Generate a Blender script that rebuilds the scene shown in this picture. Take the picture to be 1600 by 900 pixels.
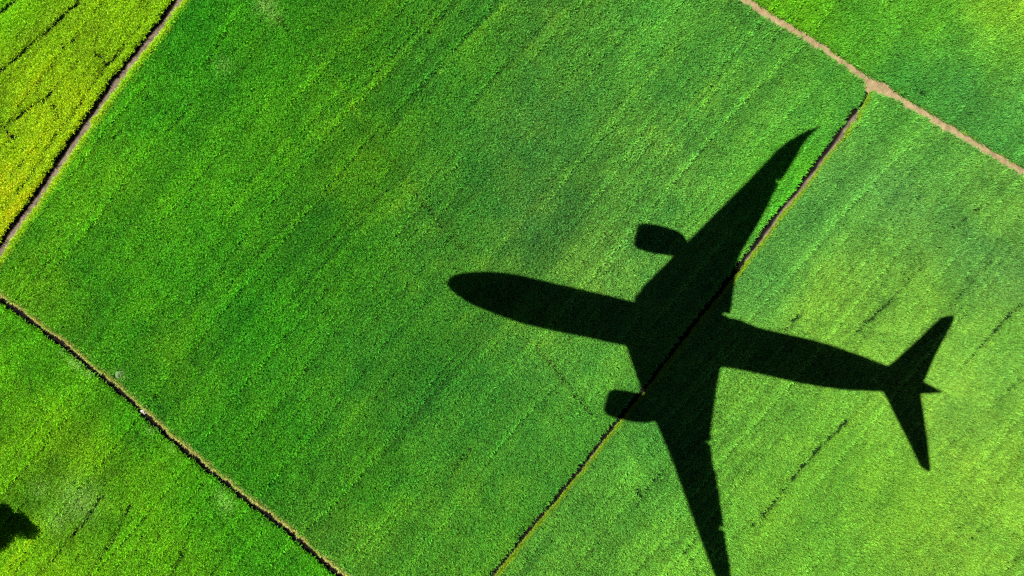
import bpy, math, random
import numpy as np
from mathutils import Vector

for o in list(bpy.data.objects):
    bpy.data.objects.remove(o)
scene = bpy.context.scene
C = scene.collection
random.seed(7)
rng = np.random.default_rng(11)

# ------------------------------------------------------------------ camera
CAM_H = 77.0                 # drone height over the fields, metres
WIDE = 115.0                 # metres of ground across the picture
cam_d = bpy.data.cameras.new('camera')
cam = bpy.data.objects.new('camera', cam_d)
C.objects.link(cam)
cam.location = (0, 0, CAM_H)
cam.rotation_euler = (0, 0, 0)
cam_d.sensor_width = 36.0
cam_d.lens = 36.0 * CAM_H / WIDE
cam_d.clip_start = 0.5
cam_d.clip_end = 6000
scene.camera = cam

# ------------------------------------------------------------------ light
SUN_EL = math.radians(57.0)
# sun stands to the left of the picture, a little above its middle
ax = np.array([775.0, 172.0]); ax /= np.linalg.norm(ax)      # aircraft axis in photo pixels (nose -> tail)
SDIR = np.array([ax[0], -ax[1]])                             # the way shadows fall on the ground
COT = 1.0 / math.tan(SUN_EL)
to_sun = Vector((-SDIR[0] * math.cos(SUN_EL), -SDIR[1] * math.cos(SUN_EL), math.sin(SUN_EL)))
sun_d = bpy.data.lights.new('sun', 'SUN')
sun_d.energy = 5.0
sun_d.angle = math.radians(0.18)
sun_d.color = (1.0, 0.95, 0.86)
sun = bpy.data.objects.new('sun', sun_d)
C.objects.link(sun)
sun.rotation_euler = to_sun.to_track_quat('Z', 'Y').to_euler()
sun.location = (0, 0, 150)

world = bpy.data.worlds.new('World')
scene.world = world
world.use_nodes = True
wn = world.node_tree
wn.nodes.clear()
sky = wn.nodes.new('ShaderNodeTexSky')
sky.sky_type = 'NISHITA'
sky.sun_disc = False
sky.sun_elevation = SUN_EL
sky.sun_rotation = math.atan2(to_sun.x, to_sun.y)
sky.altitude = 1500.0
sky.air_density = 0.3
sky.dust_density = 0.2
bg = wn.nodes.new('ShaderNodeBackground')
bg.inputs['Strength'].default_value = 0.05
wo = wn.nodes.new('ShaderNodeOutputWorld')
wn.links.new(sky.outputs[0], bg.inputs['Color'])
wn.links.new(bg.outputs[0], wo.inputs['Surface'])

vs = scene.view_settings
vs.view_transform = 'Standard'
vs.look = 'None'
vs.exposure = 1.38
vs.gamma = 1.0
vs.use_curve_mapping = False
scene.cycles.use_denoising = False
scene.cycles.filter_width = 1.3
scene.cycles.max_bounces = 6
scene.cycles.diffuse_bounces = 3
scene.cycles.transmission_bounces = 3


# ------------------------------------------------------------------ helpers
def W(px, py, z=0.0):
    """photo pixel -> world x, y of the point it shows at height z"""
    k = WIDE / 1600.0 * (CAM_H - z) / CAM_H
    return np.array([(np.asarray(px, float) - 800.0) * k, (450.0 - np.asarray(py, float)) * k]).T


def Wl(pts, z=0.0):
    a = np.array(pts, float)
    return W(a[:, 0], a[:, 1], z)


def lin(c):
    c = np.asarray(c, float) / 255.0
    return np.where(c <= 0.04045, c / 12.92, ((c + 0.055) / 1.055) ** 2.4)


_lat = {}


def vnoise(x, y, scale, seed):
    """smooth value noise 0..1"""
    if seed not in _lat:
        _lat[seed] = np.random.default_rng(1000 + seed).random((256, 256))
    L = _lat[seed]
    x = x / scale; y = y / scale
    xi = np.floor(x).astype(int); yi = np.floor(y).astype(int)
    fx = x - xi; fy = y - yi
    fx = fx * fx * (3 - 2 * fx); fy = fy * fy * (3 - 2 * fy)
    a = L[xi % 256, yi % 256]; b = L[(xi + 1) % 256, yi % 256]
    c = L[xi % 256, (yi + 1) % 256]; d = L[(xi + 1) % 256, (yi + 1) % 256]
    return (a * (1 - fx) + b * fx) * (1 - fy) + (c * (1 - fx) + d * fx) * fy


def fbm(x, y, scale, seed, n=3):
    s = 0; w = 0; a = 1.0
    for i in range(n):
        s = s + a * vnoise(x + 31.7 * i, y - 17.3 * i, scale / 2 ** i, seed + i)
        w += a; a *= 0.55
    return s / w


def poly_dist(x, y, P):
    """distance, side (+1 = left of the travel direction) and arc length to a polyline"""
    best = np.full(x.shape, 1e9); side = np.ones(x.shape); arc = np.zeros(x.shape)
    acc = 0.0
    for i in range(len(P) - 1):
        a = P[i]; d = P[i + 1] - a
        L2 = d @ d; L = math.sqrt(L2)
        t = np.clip(((x - a[0]) * d[0] + (y - a[1]) * d[1]) / L2, 0, 1)
        ex = x - a[0] - t * d[0]; ey = y - a[1] - t * d[1]
        dd = np.hypot(ex, ey)
        m = dd < best
        best[m] = dd[m]
        side[m] = np.sign(d[0] * (y - a[1]) - d[1] * (x - a[0]))[m]
        arc[m] = (acc + t * L)[m]
        acc += L
    return best, side, arc


def tag(o, label, cat, group=None, kind=None):
    o['label'] = label
    o['category'] = cat
    if group: o['group'] = group
    if kind: o['kind'] = kind
    return o


def mesh_obj(name, verts, faces, mat, parent=None, smooth=False):
    me = bpy.data.meshes.new(name)
    me.from_pydata([tuple(map(float, v)) for v in verts], [], faces)
    me.update()
    if smooth:
        me.polygons.foreach_set('use_smooth', [True] * len(me.polygons))
    if mat: me.materials.append(mat)
    o = bpy.data.objects.new(name, me)
    C.objects.link(o)
    if parent: o.parent = parent
    return o


class NT:
    def __init__(s, name):
        s.m = bpy.data.materials.new(name); s.m.use_nodes = True
        s.t = s.m.node_tree; s.t.nodes.clear()
        s.out = s.t.nodes.new('ShaderNodeOutputMaterial')

    def n(s, typ, **kw):
        nd = s.t.nodes.new(typ)
        for k, v in kw.items():
            if k.startswith('i_'): nd.inputs[k[2:].replace('_', ' ')].default_value = v
            else: setattr(nd, k, v)
        return nd

    def l(s, a, b): s.t.links.new(a, b)

    def ramp(s, fac, stops):
        r = s.n('ShaderNodeValToRGB')
        e = r.color_ramp.elements
        while len(e) < len(stops): e.new(0.5)
        for el, (p, c) in zip(e, stops):
            el.position = p; el.color = (*c, 1)
        s.l(fac, r.inputs[0])
        return r.outputs[0]


def plain(name, col, rough=0.5, metal=0.0, noise=0.06, scale=3.0):
    m = NT(name)
    p = m.n('ShaderNodeBsdfPrincipled', i_Roughness=rough, i_Metallic=metal)
    tc = m.n('ShaderNodeTexCoord')
    nz = m.n('ShaderNodeTexNoise', i_Scale=scale, i_Detail=5.0)
    m.l(tc.outputs['Object'], nz.inputs['Vector'])
    c = np.array(col)
    m.l(m.ramp(nz.outputs['Fac'], [(0.3, c * (1 - noise)), (0.7, np.minimum(c * (1 + noise), 1))]), p.inputs['Base Color'])
    m.l(p.outputs[0], m.out.inputs[0])
    return m.m


# ------------------------------------------------------------------ materials
def leaf_material(name, instancer=True, col=(0.05, 0.12, 0.02)):
    m = NT(name)
    if instancer:
        t = m.n('ShaderNodeAttribute', attribute_name='tint', attribute_type='INSTANCER').outputs['Color']
    else:
        r = m.n('ShaderNodeRGB'); r.outputs[0].default_value = (*col, 1); t = r.outputs[0]
    b = m.n('ShaderNodeAttribute', attribute_name='blade', attribute_type='GEOMETRY').outputs['Color']
    mx = m.n('ShaderNodeMix', data_type='RGBA', blend_type='MULTIPLY')
    mx.inputs['Factor'].default_value = 1.0
    m.l(t, mx.inputs[6]); m.l(b, mx.inputs[7])
    colr = mx.outputs[2]
    p = m.n('ShaderNodeBsdfPrincipled', i_Roughness=0.62)
    p.inputs['Specular IOR Level'].default_value = 0.22
    m.l(colr, p.inputs['Base Color'])
    tr = m.n('ShaderNodeBsdfTranslucent')
    m.l(colr, tr.inputs['Color'])
    ms = m.n('ShaderNodeMixShader'); ms.inputs[0].default_value = 0.28
    m.l(p.outputs[0], ms.inputs[1]); m.l(tr.outputs[0], ms.inputs[2])
    m.l(ms.outputs[0], m.out.inputs[0])
    return m.m


def soil_material(name, a, b, c, scale=1.0, bump=0.6, rough=0.95, paint_shade=False, spec=.15):
    m = NT(name)
    p = m.n('ShaderNodeBsdfPrincipled', i_Roughness=rough)
    p.inputs['Specular IOR Level'].default_value = spec
    tc = m.n('ShaderNodeTexCoord')
    n1 = m.n('ShaderNodeTexNoise', i_Scale=1.1 * scale, i_Detail=8.0, i_Roughness=0.65)
    n2 = m.n('ShaderNodeTexNoise', i_Scale=9.0 * scale, i_Detail=6.0, i_Roughness=0.7)
    m.l(tc.outputs['Object'], n1.inputs['Vector']); m.l(tc.outputs['Object'], n2.inputs['Vector'])
    ad = m.n('ShaderNodeMath', operation='ADD'); m.l(n1.outputs['Fac'], ad.inputs[0]); m.l(n2.outputs['Fac'], ad.inputs[1])
    h = m.n('ShaderNodeMath', operation='MULTIPLY'); h.inputs[1].default_value = 0.5; m.l(ad.outputs[0], h.inputs[0])
    soil_colr = m.ramp(h.outputs[0], [(0.36, a), (0.5, b), (0.64, c)])
    if paint_shade:
        shade_at = m.n('ShaderNodeAttribute', attribute_name='crop_shade')
        mx = m.n('ShaderNodeMix', data_type='RGBA'); mx.inputs[7].default_value = (.006, .005, .0045, 1)  # near-black colour mixed in as the shade cast by the crop
        m.l(shade_at.outputs['Fac'], mx.inputs['Factor']); m.l(soil_colr, mx.inputs[6]); soil_colr = mx.outputs[2]
    m.l(soil_colr, p.inputs['Base Color'])
    bp = m.n('ShaderNodeBump', i_Strength=bump, i_Distance=0.08)
    m.l(n2.outputs['Fac'], bp.inputs['Height']); m.l(bp.outputs[0], p.inputs['Normal'])
    m.l(p.outputs[0], m.out.inputs[0])
    return m.m


M_rice = leaf_material('rice_blades')
M_field = soil_material('paddy_mud', (0.003, 0.009, 0.003), (0.005, 0.017, 0.004), (0.008, 0.028, 0.006), spec=.02)
M_path = soil_material('dry_pale_soil', (0.10, 0.070, 0.036), (0.19, 0.14, 0.074), (0.27, 0.205, 0.115), 1.0, 0.9)
M_bund = soil_material('grey_brown_soil', (0.04, 0.032, 0.024), (0.10, 0.078, 0.058), (0.19, 0.15, 0.11), 1.3, 1.0, paint_shade=True, spec=.03)
M_ditch = soil_material('shade_painted_ditch_soil', (0.02, 0.018, 0.016), (0.05, 0.04, 0.03), (0.12, 0.095, 0.06), 1.0, 0.9, paint_shade=True, spec=.03)
M_ground = soil_material('distant_crop', (0.015, 0.05, 0.008), (0.03, 0.10, 0.012), (0.06, 0.16, 0.02), 2.0, 1.0)

# ------------------------------------------------------------------ ground sheets
R = 2500
g = mesh_obj('ground', [(-R, -R, -.02), (R, -R, -.02), (R, R, -.02), (-R, R, -.02)], [(0, 1, 2, 3)], M_ground)
tag(g, 'level green farmland reaching to the horizon around the fields', 'ground', kind='structure')
FX, FY = 69.0, 44.0
f = mesh_obj('field', [(-FX, -FY, 0), (FX, -FY, 0), (FX, FY, 0), (-FX, FY, 0)], [(0, 1, 2, 3)], M_field)
tag(f, 'dark muddy soil of the paddy fields under the standing rice', 'field', kind='structure')

# ------------------------------------------------------------------ bunds, ditches, paths (photo pixels)
A_px = [(400, -180), (320, -62), (278, 5), (251, 44), (231, 69), (200, 109), (178, 136), (156, 169), (138, 196), (127, 209),
        (104, 244), (82, 278), (60, 311), (33, 347), (9, 384), (-14, 418), (-28, 437)]
B_px = [(-200, 300), (-60, 412), (0, 461), (60, 506), (100, 535), (130, 560), (165, 588), (205, 622), (240, 655), (270, 683),
        (300, 707), (350, 748), (400, 787), (450, 825), (500, 868), (540, 900), (640, 985), (700, 1035), (900, 1200)]
C_px = [(1357, 137), (1353, 147), (1342, 169), (1324, 193), (1306.7, 217), (1291, 238), (1275.6, 257), (1260, 280), (1242, 304),
        (1215.6, 333), (1191, 368), (1162, 407), (1117.8, 463), (1082, 508), (1062, 535), (1031, 575), (1002, 612), (971, 650),
        (946.7, 679), (926.7, 705.6), (902, 737.8), (873, 773), (835.6, 815.6), (804, 855.6), (769, 898), (720, 960), (672, 1012)]
D_px = [(1020, -90), (1090, -42), (1150, -6), (1200, 27), (1257.8, 61), (1293, 84), (1324, 106.7), (1360, 132), (1391, 149),
        (1422, 167), (1457.8, 189), (1489, 206.7), (1515.6, 224), (1560, 249), (1600, 274), (1700, 335), (1800, 395)]
PA, PB, PC, PD = (Wl(p) for p in (A_px, B_px, C_px, D_px))


def strip(name, P, hw, mat, crown, low_side=0.0, z0=0.006, seed=0, wob=0.12, shade_lim=0.3):
    """uneven soil strip along P; hw(t in px-space arc 0..1)->half width, crown = height of its top,
    low_side -1/+1 = the lower side, its colour darkened for crop shade"""
    seg = np.hypot(*(P[1:] - P[:-1]).T); acc = np.concatenate([[0], np.cumsum(seg)])
    n = int(acc[-1] / 0.12)
    t = np.linspace(0, acc[-1], n)
    x = np.interp(t, acc, P[:, 0]); y = np.interp(t, acc, P[:, 1])
    k = np.ones(15) / 15
    xs = np.convolve(np.pad(x, 7, mode='edge'), k, 'valid'); ys = np.convolve(np.pad(y, 7, mode='edge'), k, 'valid')
    tx = np.gradient(xs); ty = np.gradient(ys); L = np.hypot(tx, ty); tx /= L; ty /= L
    nx, ny = -ty, tx
    m = 13
    V = np.zeros((n, m, 3)); D = np.zeros((n, m))
    for j in range(m):
        s = -1 + 2 * j / (m - 1)
        w = hw(t / acc[-1]) * (1 + wob * (vnoise(t, t * 0 + s, 1.2, 40 + seed) - 0.5) * 2)
        X = xs + nx * w * s; Y = ys + ny * w * s
        prof = (1 - abs(s) ** 2.4)
        h = crown * prof
        shd = 0 * t
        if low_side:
            lim = (shade_lim(t / acc[-1]) if callable(shade_lim) else shade_lim) + .35 * (fbm(t, t * 0 + 9, 2.2, 70 + seed) - .5) * 2
            shd = np.clip((s * low_side - lim) / 0.22 + .5, 0, 1)  # crop shadow painted onto the soil along the low side
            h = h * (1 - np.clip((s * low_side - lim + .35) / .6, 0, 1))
        D[:, j] = shd
        rough = (fbm(X, Y, 0.5, 50 + seed) - 0.5) * 0.10 * prof
        V[:, j, 0] = X; V[:, j, 1] = Y; V[:, j, 2] = z0 + np.maximum(h + rough, 0.0)
    faces = [(i * m + j, (i + 1) * m + j, (i + 1) * m + j + 1, i * m + j + 1) for i in range(n - 1) for j in range(m - 1)]
    o = mesh_obj(name, V.reshape(-1, 3), faces, mat, smooth=True)
    at = o.data.attributes.new('crop_shade', 'FLOAT', 'POINT'); at.data.foreach_set('value', D.ravel().astype(np.float32))
    return o


hwA = lambda t: 0.84 + 0 * t
hwB = lambda t: 0.66 + 0 * t
hwC = lambda t: 0.78 - 0.2 * np.clip(t * 1.6, 0, 1)
hwD = lambda t: 0.72 + 0.35 * np.exp(-((t - 0.455) / 0.035) ** 2)
oA = strip('path', PA, hwA, M_bund, 0.10, -1, seed=1, shade_lim=.35)
tag(oA, 'grey-brown earth bund between the yellow-green field and the big field', 'path', kind='structure')
oB = strip('ditch', PB, hwB, M_ditch, 0.10, -1, z0=0.010, seed=2, shade_lim=-.8)
tag(oB, 'narrow ditch, darkened by painted crop shade, running down beside the lower-left field', 'ditch', kind='structure')
oC = strip('ditch', PC, hwC, M_bund, 0.08, -1, z0=0.014, seed=3, wob=.25, shade_lim=lambda t: np.where(t < .03, -1, np.where(t < .3, -.12, np.where(t < .62, -.8, -.55))))
tag(oC, 'earth ditch, crop shade painted on one side, crossed by the aircraft shadow', 'ditch', kind='structure')
oD = strip('path', PD, hwD, M_path, 0.14, 0, z0=0.018, seed=4)
tag(oD, 'pale dry earth path along the top-right field', 'path', kind='structure')

# ------------------------------------------------------------------ rice
# colours of the standing crop over the land: photo pixel -> leaf hue as seen in full sun
CROP = {
    'tl': [((0, 0), (84, 142, 8)), ((120, 60), (108, 156, 10)), ((230, 20), (108, 160, 10)), ((60, 150), (116, 158, 10)), ((0, 320), (142, 172, 12)), ((100, 180), (124, 164, 10)), ((40, 260), (134, 172, 12)), ((0, 180), (102, 150, 10))],
    'ma': [((300, 60), (48, 126, 16)), ((250, 150), (57, 131, 18)), ((130, 300), (80, 146, 19)), ((30, 430), (77, 142, 16)), ((200, 420), (62, 136, 19)), ((420, 60), (55, 126, 19)), ((420, 220), (65, 136, 19)), ((330, 330), (63, 136, 19)), ((250, 560), (67, 136, 19)), ((400, 480), (46, 122, 19)), ((520, 400), (52, 116, 23)), ((560, 250), (66, 126, 23)), ((560, 60), (63, 128, 23)), ((700, 100), (63, 128, 33)), ((700, 330), (55, 114, 36)), ((640, 560), (52, 116, 31)), ((400, 700), (51, 124, 19)), ((560, 760), (59, 124, 28)), ((720, 640), (63, 132, 38)), ((850, 200), (66, 126, 47)), ((850, 340), (69, 124, 48)), ((900, 60), (71, 134, 45)), ((1050, 80), (80, 144, 52)), ((1050, 250), (83, 146, 55)), ((1200, 150), (80, 146, 52)), ((950, 420), (91, 148, 55)), ((1120, 170), (82, 147, 52)), ((880, 560), (78, 144, 48)), ((860, 680), (69, 138, 42)), ((700, 830), (74, 142, 38)), ((550, 860), (76, 138, 36)), ((1250, 280), (82, 148, 45)), ((1290, 120), (75, 146, 50))],
    'ri': [((1400, 190), (82, 153, 55)), ((1280, 330), (80, 147, 61)), ((1450, 240), (92, 160, 61)), ((1400, 300), (88, 151, 66)), ((1560, 330), (102, 165, 63)), ((1350, 400), (103, 165, 61)), ((1200, 420), (81, 148, 61)), ((1520, 390), (90, 154, 67)), ((1580, 440), (88, 152, 68)), ((1300, 470), (114, 174, 58)), ((1450, 480), (113, 174, 60)), ((1560, 520), (107, 169, 62)), ((1200, 640), (100, 166, 54)), ((1300, 700), (103, 168, 52)), ((1500, 640), (114, 175, 60)), ((1400, 780), (109, 172, 51)), ((1560, 740), (123, 181, 57)), ((1250, 850), (100, 166, 50)), ((1500, 870), (117, 176, 54)), ((1000, 760), (87, 157, 51)), ((900, 860), (86, 157, 49)), ((1000, 700), (76, 147, 51)), ((1050, 860), (98, 164, 51)), ((905, 800), (79, 150, 49))],
    'ne': [((1250, 20), (88, 164, 26)), ((1340, 60), (80, 158, 40)), ((1450, 30), (86, 162, 42)), ((1560, 20), (112, 175, 45)), ((1560, 85), (100, 166, 52)), ((1490, 100), (76, 150, 52)), ((1420, 130), (66, 145, 52)), ((1500, 130), (70, 148, 58)), ((1560, 200), (76, 154, 60)), ((1590, 150), (86, 158, 60))],
    'll': [((0, 500), (70, 145, 21)), ((60, 560), (66, 139, 19)), ((60, 680), (88, 152, 19)), ((150, 700), (90, 154, 21)), ((10, 620), (82, 147, 19)), ((100, 780), (84, 150, 37)), ((220, 780), (82, 152, 22)), ((60, 870), (96, 160, 21)), ((260, 870), (82, 152, 22)), ((330, 790), (64, 141, 27)), ((420, 860), (58, 137, 30)), ((200, 660), (60, 137, 21))],
}
CAL = {'tl': [[2.064, 2.03, 0.08], [1.412, 1.312, 0.08], [1.772, 1.605, 0.08], [1.7, 1.538, 0.08], [1.45, 1.603, 0.08], [1.7, 1.585, 0.08], [1.475, 1.512, 0.08], [1.191, 1.198, 0.08]], 'ma': [[0.934, 1.443, 0.682], [1.405, 1.598, 0.682], [1.405, 1.471, 0.682], [1.396, 1.39, 0.682], [1.338, 1.491, 0.682], [1.16, 1.451, 0.682], [0.944, 1.178, 0.682], [1.405, 1.485, 0.682], [1.129, 1.292, 0.682], [1.183, 1.529, 0.682], [0.811, 1.254, 0.682], [1.321, 1.434, 0.682], [0.811, 1.114, 0.682], [0.999, 1.259, 1.108], [1.341, 1.444, 1.182], [0.892, 1.256, 0.983], [1.35, 1.419, 0.682], [1.191, 1.439, 0.909], [0.847, 1.084, 1.082], [0.811, 1.064, 1.182], [0.956, 1.115, 1.182], [1.125, 1.112, 1.106], [0.99, 1.207, 1.182], [1.322, 1.216, 1.182], [1.081, 1.169, 1.182], [1.018, 1.08, 1.182], [0.999, 1.108, 1.182], [1.117, 1.136, 1.145], [1.01, 1.099, 1.08], [1.197, 1.178, 1.07], [1.036, 1.169, 1.182], [0.811, 1.229, 0.682], [0.811, 0.922, 0.896]], 'ri': [[0.871, 0.967, 0.953], [1.06, 1.08, 1.114], [1.06, 1.08, 1.147], [0.979, 0.971, 1.119], [0.784, 0.803, 0.821], [0.819, 0.837, 0.867], [0.817, 0.894, 0.952], [0.749, 0.804, 0.911], [0.612, 0.623, 0.725], [0.976, 0.921, 0.87], [0.729, 0.75, 0.732], [0.657, 0.715, 0.709], [0.881, 0.898, 0.9], [0.742, 0.788, 0.777], [0.615, 0.623, 0.662], [0.71, 0.736, 0.716], [0.776, 0.783, 0.765], [0.786, 0.824, 0.854], [0.814, 0.82, 0.841], [1.06, 1.08, 1.147], [1.06, 0.988, 1.064], [0.634, 0.778, 0.895], [1.06, 1.071, 1.106], [0.815, 0.831, 0.883]], 'ne': [[1.133, 1.1, 0.683], [0.834, 0.89, 0.827], [0.859, 0.927, 0.771], [1.182, 1.005, 0.815], [1.182, 1.192, 1.046], [0.977, 1.017, 0.886], [0.682, 0.818, 0.937], [0.682, 0.821, 1.117], [0.682, 0.783, 0.936], [0.96, 0.985, 1.139]], 'll': [[1.664, 1.514, 0.38], [1.733, 1.735, 0.246], [1.633, 1.332, 0.246], [1.69, 1.342, 0.294], [2.007, 1.786, 0.246], [1.158, 1.03, 0.246], [1.389, 1.261, 0.41], [2.007, 1.573, 0.407], [1.454, 1.307, 0.426], [1.158, 1.315, 0.268], [1.387, 1.406, 0.426], [1.342, 1.489, 0.362]]}
GAIN = {'tl': (1.55, 1.45, .25), 'ma': (.85, 1.15, .45), 'ri': (.8, .85, .75), 'ne': (.8, .9, .85), 'll': (1.2, 1.45, .35)}


def crop_tint(kind, x, y):
    P = CROP[kind]
    cp = Wl([p for p, c in P]); cc = np.array([lin(c) for p, c in P]) * (np.array(CAL[kind]) * np.array([1.07, 1.0, .95]) if kind in CAL else np.array(GAIN[kind]))
    num = np.zeros((len(x), 3)); den = np.zeros(len(x))
    for (a, b), c in zip(cp, cc):
        w = 1.0 / ((x - a) ** 2 + (y - b) ** 2 + 9.0) ** 1.6
        num += w[:, None] * c; den += w
    return num / den[:, None]


# thin tracks where plants are missing: (points, width m, share of plants missing, height drop)
CRACKS = [
    ([(-20, 35), (0, 18), (26, -2)], .22, .95, .5),
    ([(0, 111), (30, 86), (53, 65), (66, 54), (82, 40), (100, 22), (124, 2)], .22, .85, .5),
    ([(4, 200), (26, 184), (42, 172), (56, 160), (68, 157), (75, 150), (79, 143)], .2, .95, .5),
    ([(82, 166), (89, 175), (87, 180)], .25, .8, .4), ([(0, 190), (12, 208), (20, 214)], .2, .8, .4),
    ([(150, 84), (162, 97), (168, 102)], .22, .8, .4), ([(95, 75), (104, 68), (118, 60)], .25, .6, .3),
    ([(5, 325), (35, 290), (60, 255), (78, 223), (92, 201), (110, 183), (135, 143), (150, 122), (166, 104), (188, 78), (210, 48), (222, 34)], .17, .6, .35),
    ([(0, 290), (22, 268), (42, 246)], .18, .5, .3),
    ([(60, 898), (80, 877), (98, 856), (112, 838), (130, 818), (150, 787), (158, 776)], .22, .75, .45),
    ([(136, 900), (152, 880), (170, 852), (186, 822), (198, 800), (203, 790)], .22, .85, .5),
    ([(266, 902), (280, 872), (290, 848), (298, 830)], .2, .7, .4),
    ([(0, 792), (26, 752), (50, 725), (70, 697), (84, 672)], .2, .4, .3),
    ([(330, 900), (350, 872), (372, 842)], .2, .4, .3), ([(225, 868), (250, 835), (262, 812)], .18, .4, .3),
    ([(1176, 820), (1192, 806), (1206, 789), (1222, 768), (1240, 748), (1252, 732), (1268, 714), (1284, 696), (1302, 680), (1322, 660)], .21, .95, .55),
    ([(1322, 660), (1345, 637), (1366, 614)], .16, .6, .4),
    ([(1340, 518), (1356, 503), (1374, 486), (1388, 474), (1398, 462)], .17, .85, .5),
    ([(1398, 462), (1425, 434), (1450, 408), (1470, 385)], .15, .35, .3),
    ([(1490, 358), (1505, 345), (1520, 332), (1532, 324), (1545, 319)], .17, .6, .4),
    ([(1484, 478), (1500, 462), (1516, 445), (1534, 424), (1552, 404)], .16, .6, .4),
    ([(1536, 538), (1550, 524), (1560, 510), (1570, 499), (1590, 480), (1605, 466)], .19, .85, .5),
    ([(1505, 572), (1520, 556), (1536, 538)], .16, .5, .35),
    ([(1472, 712), (1500, 682), (1530, 652), (1556, 630), (1572, 612), (1602, 588)], .16, .5, .35),
    ([(1228, 516), (1240, 503), (1250, 490)], .18, .7, .4), ([(1282, 452), (1296, 438)], .18, .5, .4),
    ([(994, 788), (1003, 780), (998, 770), (996, 762)], .2, .8, .5), ([(1010, 768), (1020, 752), (1036, 734)], .17, .6, .4),
    ([(1420, 133), (1430, 138), (1444, 147)], .2, .8, .5),
    ([(1560, 900), (1580, 880), (1605, 858)], .16, .5, .35), ([(1290, 822), (1320, 790), (1350, 762)], .15, .3, .25),
    # the big field
    ([(925, 650), (905, 625), (870, 580), (840, 545), (800, 500)], .15, .4, .35), ([(690, 0), (650, 50), (610, 92), (575, 130)], .14, .3, .35),
    ([(445, 215), (415, 255), (385, 292), (350, 335)], .15, .35, .35), ([(590, 320), (560, 352), (520, 398), (490, 432), (440, 492)], .14, .3, .35),
    ([(840, 190), (800, 235), (760, 280), (700, 350)], .13, .3, .3), ([(1150, 90), (1120, 125), (1090, 162)], .13, .3, .3), ([(880, 260), (840, 305), (800, 352), (770, 385)], .13, .3, .3),
    ([(500, 98), (508, 108), (540, 152), (560, 190), (590, 228), (622, 262), (650, 300), (684, 345), (720, 385), (746, 412)], .18, .4, .45),
    ([(415, 2), (428, 20), (445, 42), (468, 68), (500, 98)], .2, .4, .4),
    ([(788, 0), (760, 28), (722, 66), (690, 100), (655, 145), (620, 195), (600, 214)], .15, .45, .35),
    ([(500, 395), (540, 350), (580, 318), (630, 280), (645, 262)], .18, .35, .35),
    ([(340, 470), (380, 420), (430, 370), (480, 320), (530, 275), (560, 240)], .16, .35, .35),
    ([(715, 5), (700, 20), (680, 40)], .15, .5, .3), ([(880, 10), (840, 52), (800, 96), (760, 140), (720, 190)], .14, .4, .3),
    ([(1065, 52), (1040, 80), (1015, 108), (985, 142), (955, 178), (925, 212)], .15, .4, .35),
    ([(925, 212), (895, 250), (865, 292), (830, 330)], .15, .3, .3), ([(1108, 120), (1096, 136), (1070, 165), (1040, 200), (1012, 236), (985, 270)], .14, .35, .3),
    ([(960, 50), (920, 90), (880, 130), (850, 165)], .14, .4, .3), ([(390, 370), (350, 420), (320, 462), (300, 490)], .15, .3, .3),
    ([(700, 750), (715, 725), (735, 700)], .16, .5, .35), ([(620, 580), (600, 605), (580, 625)], .16, .45, .35),
    ([(362, 36), (350, 55), (330, 82), (322, 108)], .22, .5, .4), ([(300, 160), (285, 182), (262, 205)], .2, .35, .35),
    ([(850, 555), (880, 590), (905, 625), (925, 650)], .15, .35, .3), ([(1005, 210), (1040, 180)], .14, .3, .3),
    ([(1090, 840), (1072, 862)], .15, .5, .3), ([(1060, 850), (1075, 870), (1090, 895)], .15, .4, .3),
    ([(940, 845), (925, 862), (905, 885)], .15, .5, .3),
]
# slightly taller, brighter ridges of plants
RIDGES = [
    ([(620, -5), (585, 30), (548, 62), (520, 88), (505, 104), (490, 122), (462, 148), (440, 172)], .35, .10, 1.35),
    ([(505, 104), (525, 128), (540, 152)], .25, .10, 1.45), ([(550, 165), (566, 188)], .25, .08, 1.4),
    ([(378, 10), (358, 34), (336, 64), (322, 86)], .35, .08, 1.35), ([(432, 112), (424, 138), (418, 168)], .3, .06, 1.3),
    ([(640, 80), (610, 108), (575, 140), (552, 162), (520, 190), (470, 232), (430, 270), (395, 305)], .3, .06, 1.25),
    ([(790, 10), (755, 46), (720, 82), (685, 118)], .3, .05, 1.2),
    ([(650, 290), (620, 318), (580, 350), (540, 392), (505, 430)], .4, .06, 1.25),
    ([(760, 470), (720, 500), (690, 530)], .3, .05, 1.15), ([(600, 600), (560, 640), (530, 680)], .3, .05, 1.2),
    ([(500, 600), (470, 630), (440, 662), (420, 690)], .25, .04, 1.2),
    ([(965, 655), (972, 690), (985, 715), (1000, 745)], .3, .05, 1.2),
    ([(1374, 618), (1345, 645), (1310, 680)], .3, .05, 1.15),
]


def rice_height(x, y):
    th = math.radians(51)
    u = x * math.cos(th) + y * math.sin(th); v = -x * math.sin(th) + y * math.cos(th)
    st = (vnoise(v, u / 22, 1.05, 3) - .5) * .5 + (vnoise(v, u / 14, 2.7, 4) - .5) * .7 + (vnoise(v, u / 8, 0.45, 5) - .5) * .25
    bl = fbm(x, y, 1.1, 6) - .5
    return st, bl


SP = 0.168
gx, gy = np.meshgrid(np.arange(-FX + .5, FX - .5, SP), np.arange(-FY + .5, FY - .5, SP))
th = math.radians(0)
x = gx.ravel() + rng.uniform(-.5, .5, gx.size) * SP * 1.05
y = gy.ravel() + rng.uniform(-.5, .5, gx.size) * SP * 1.05
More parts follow.
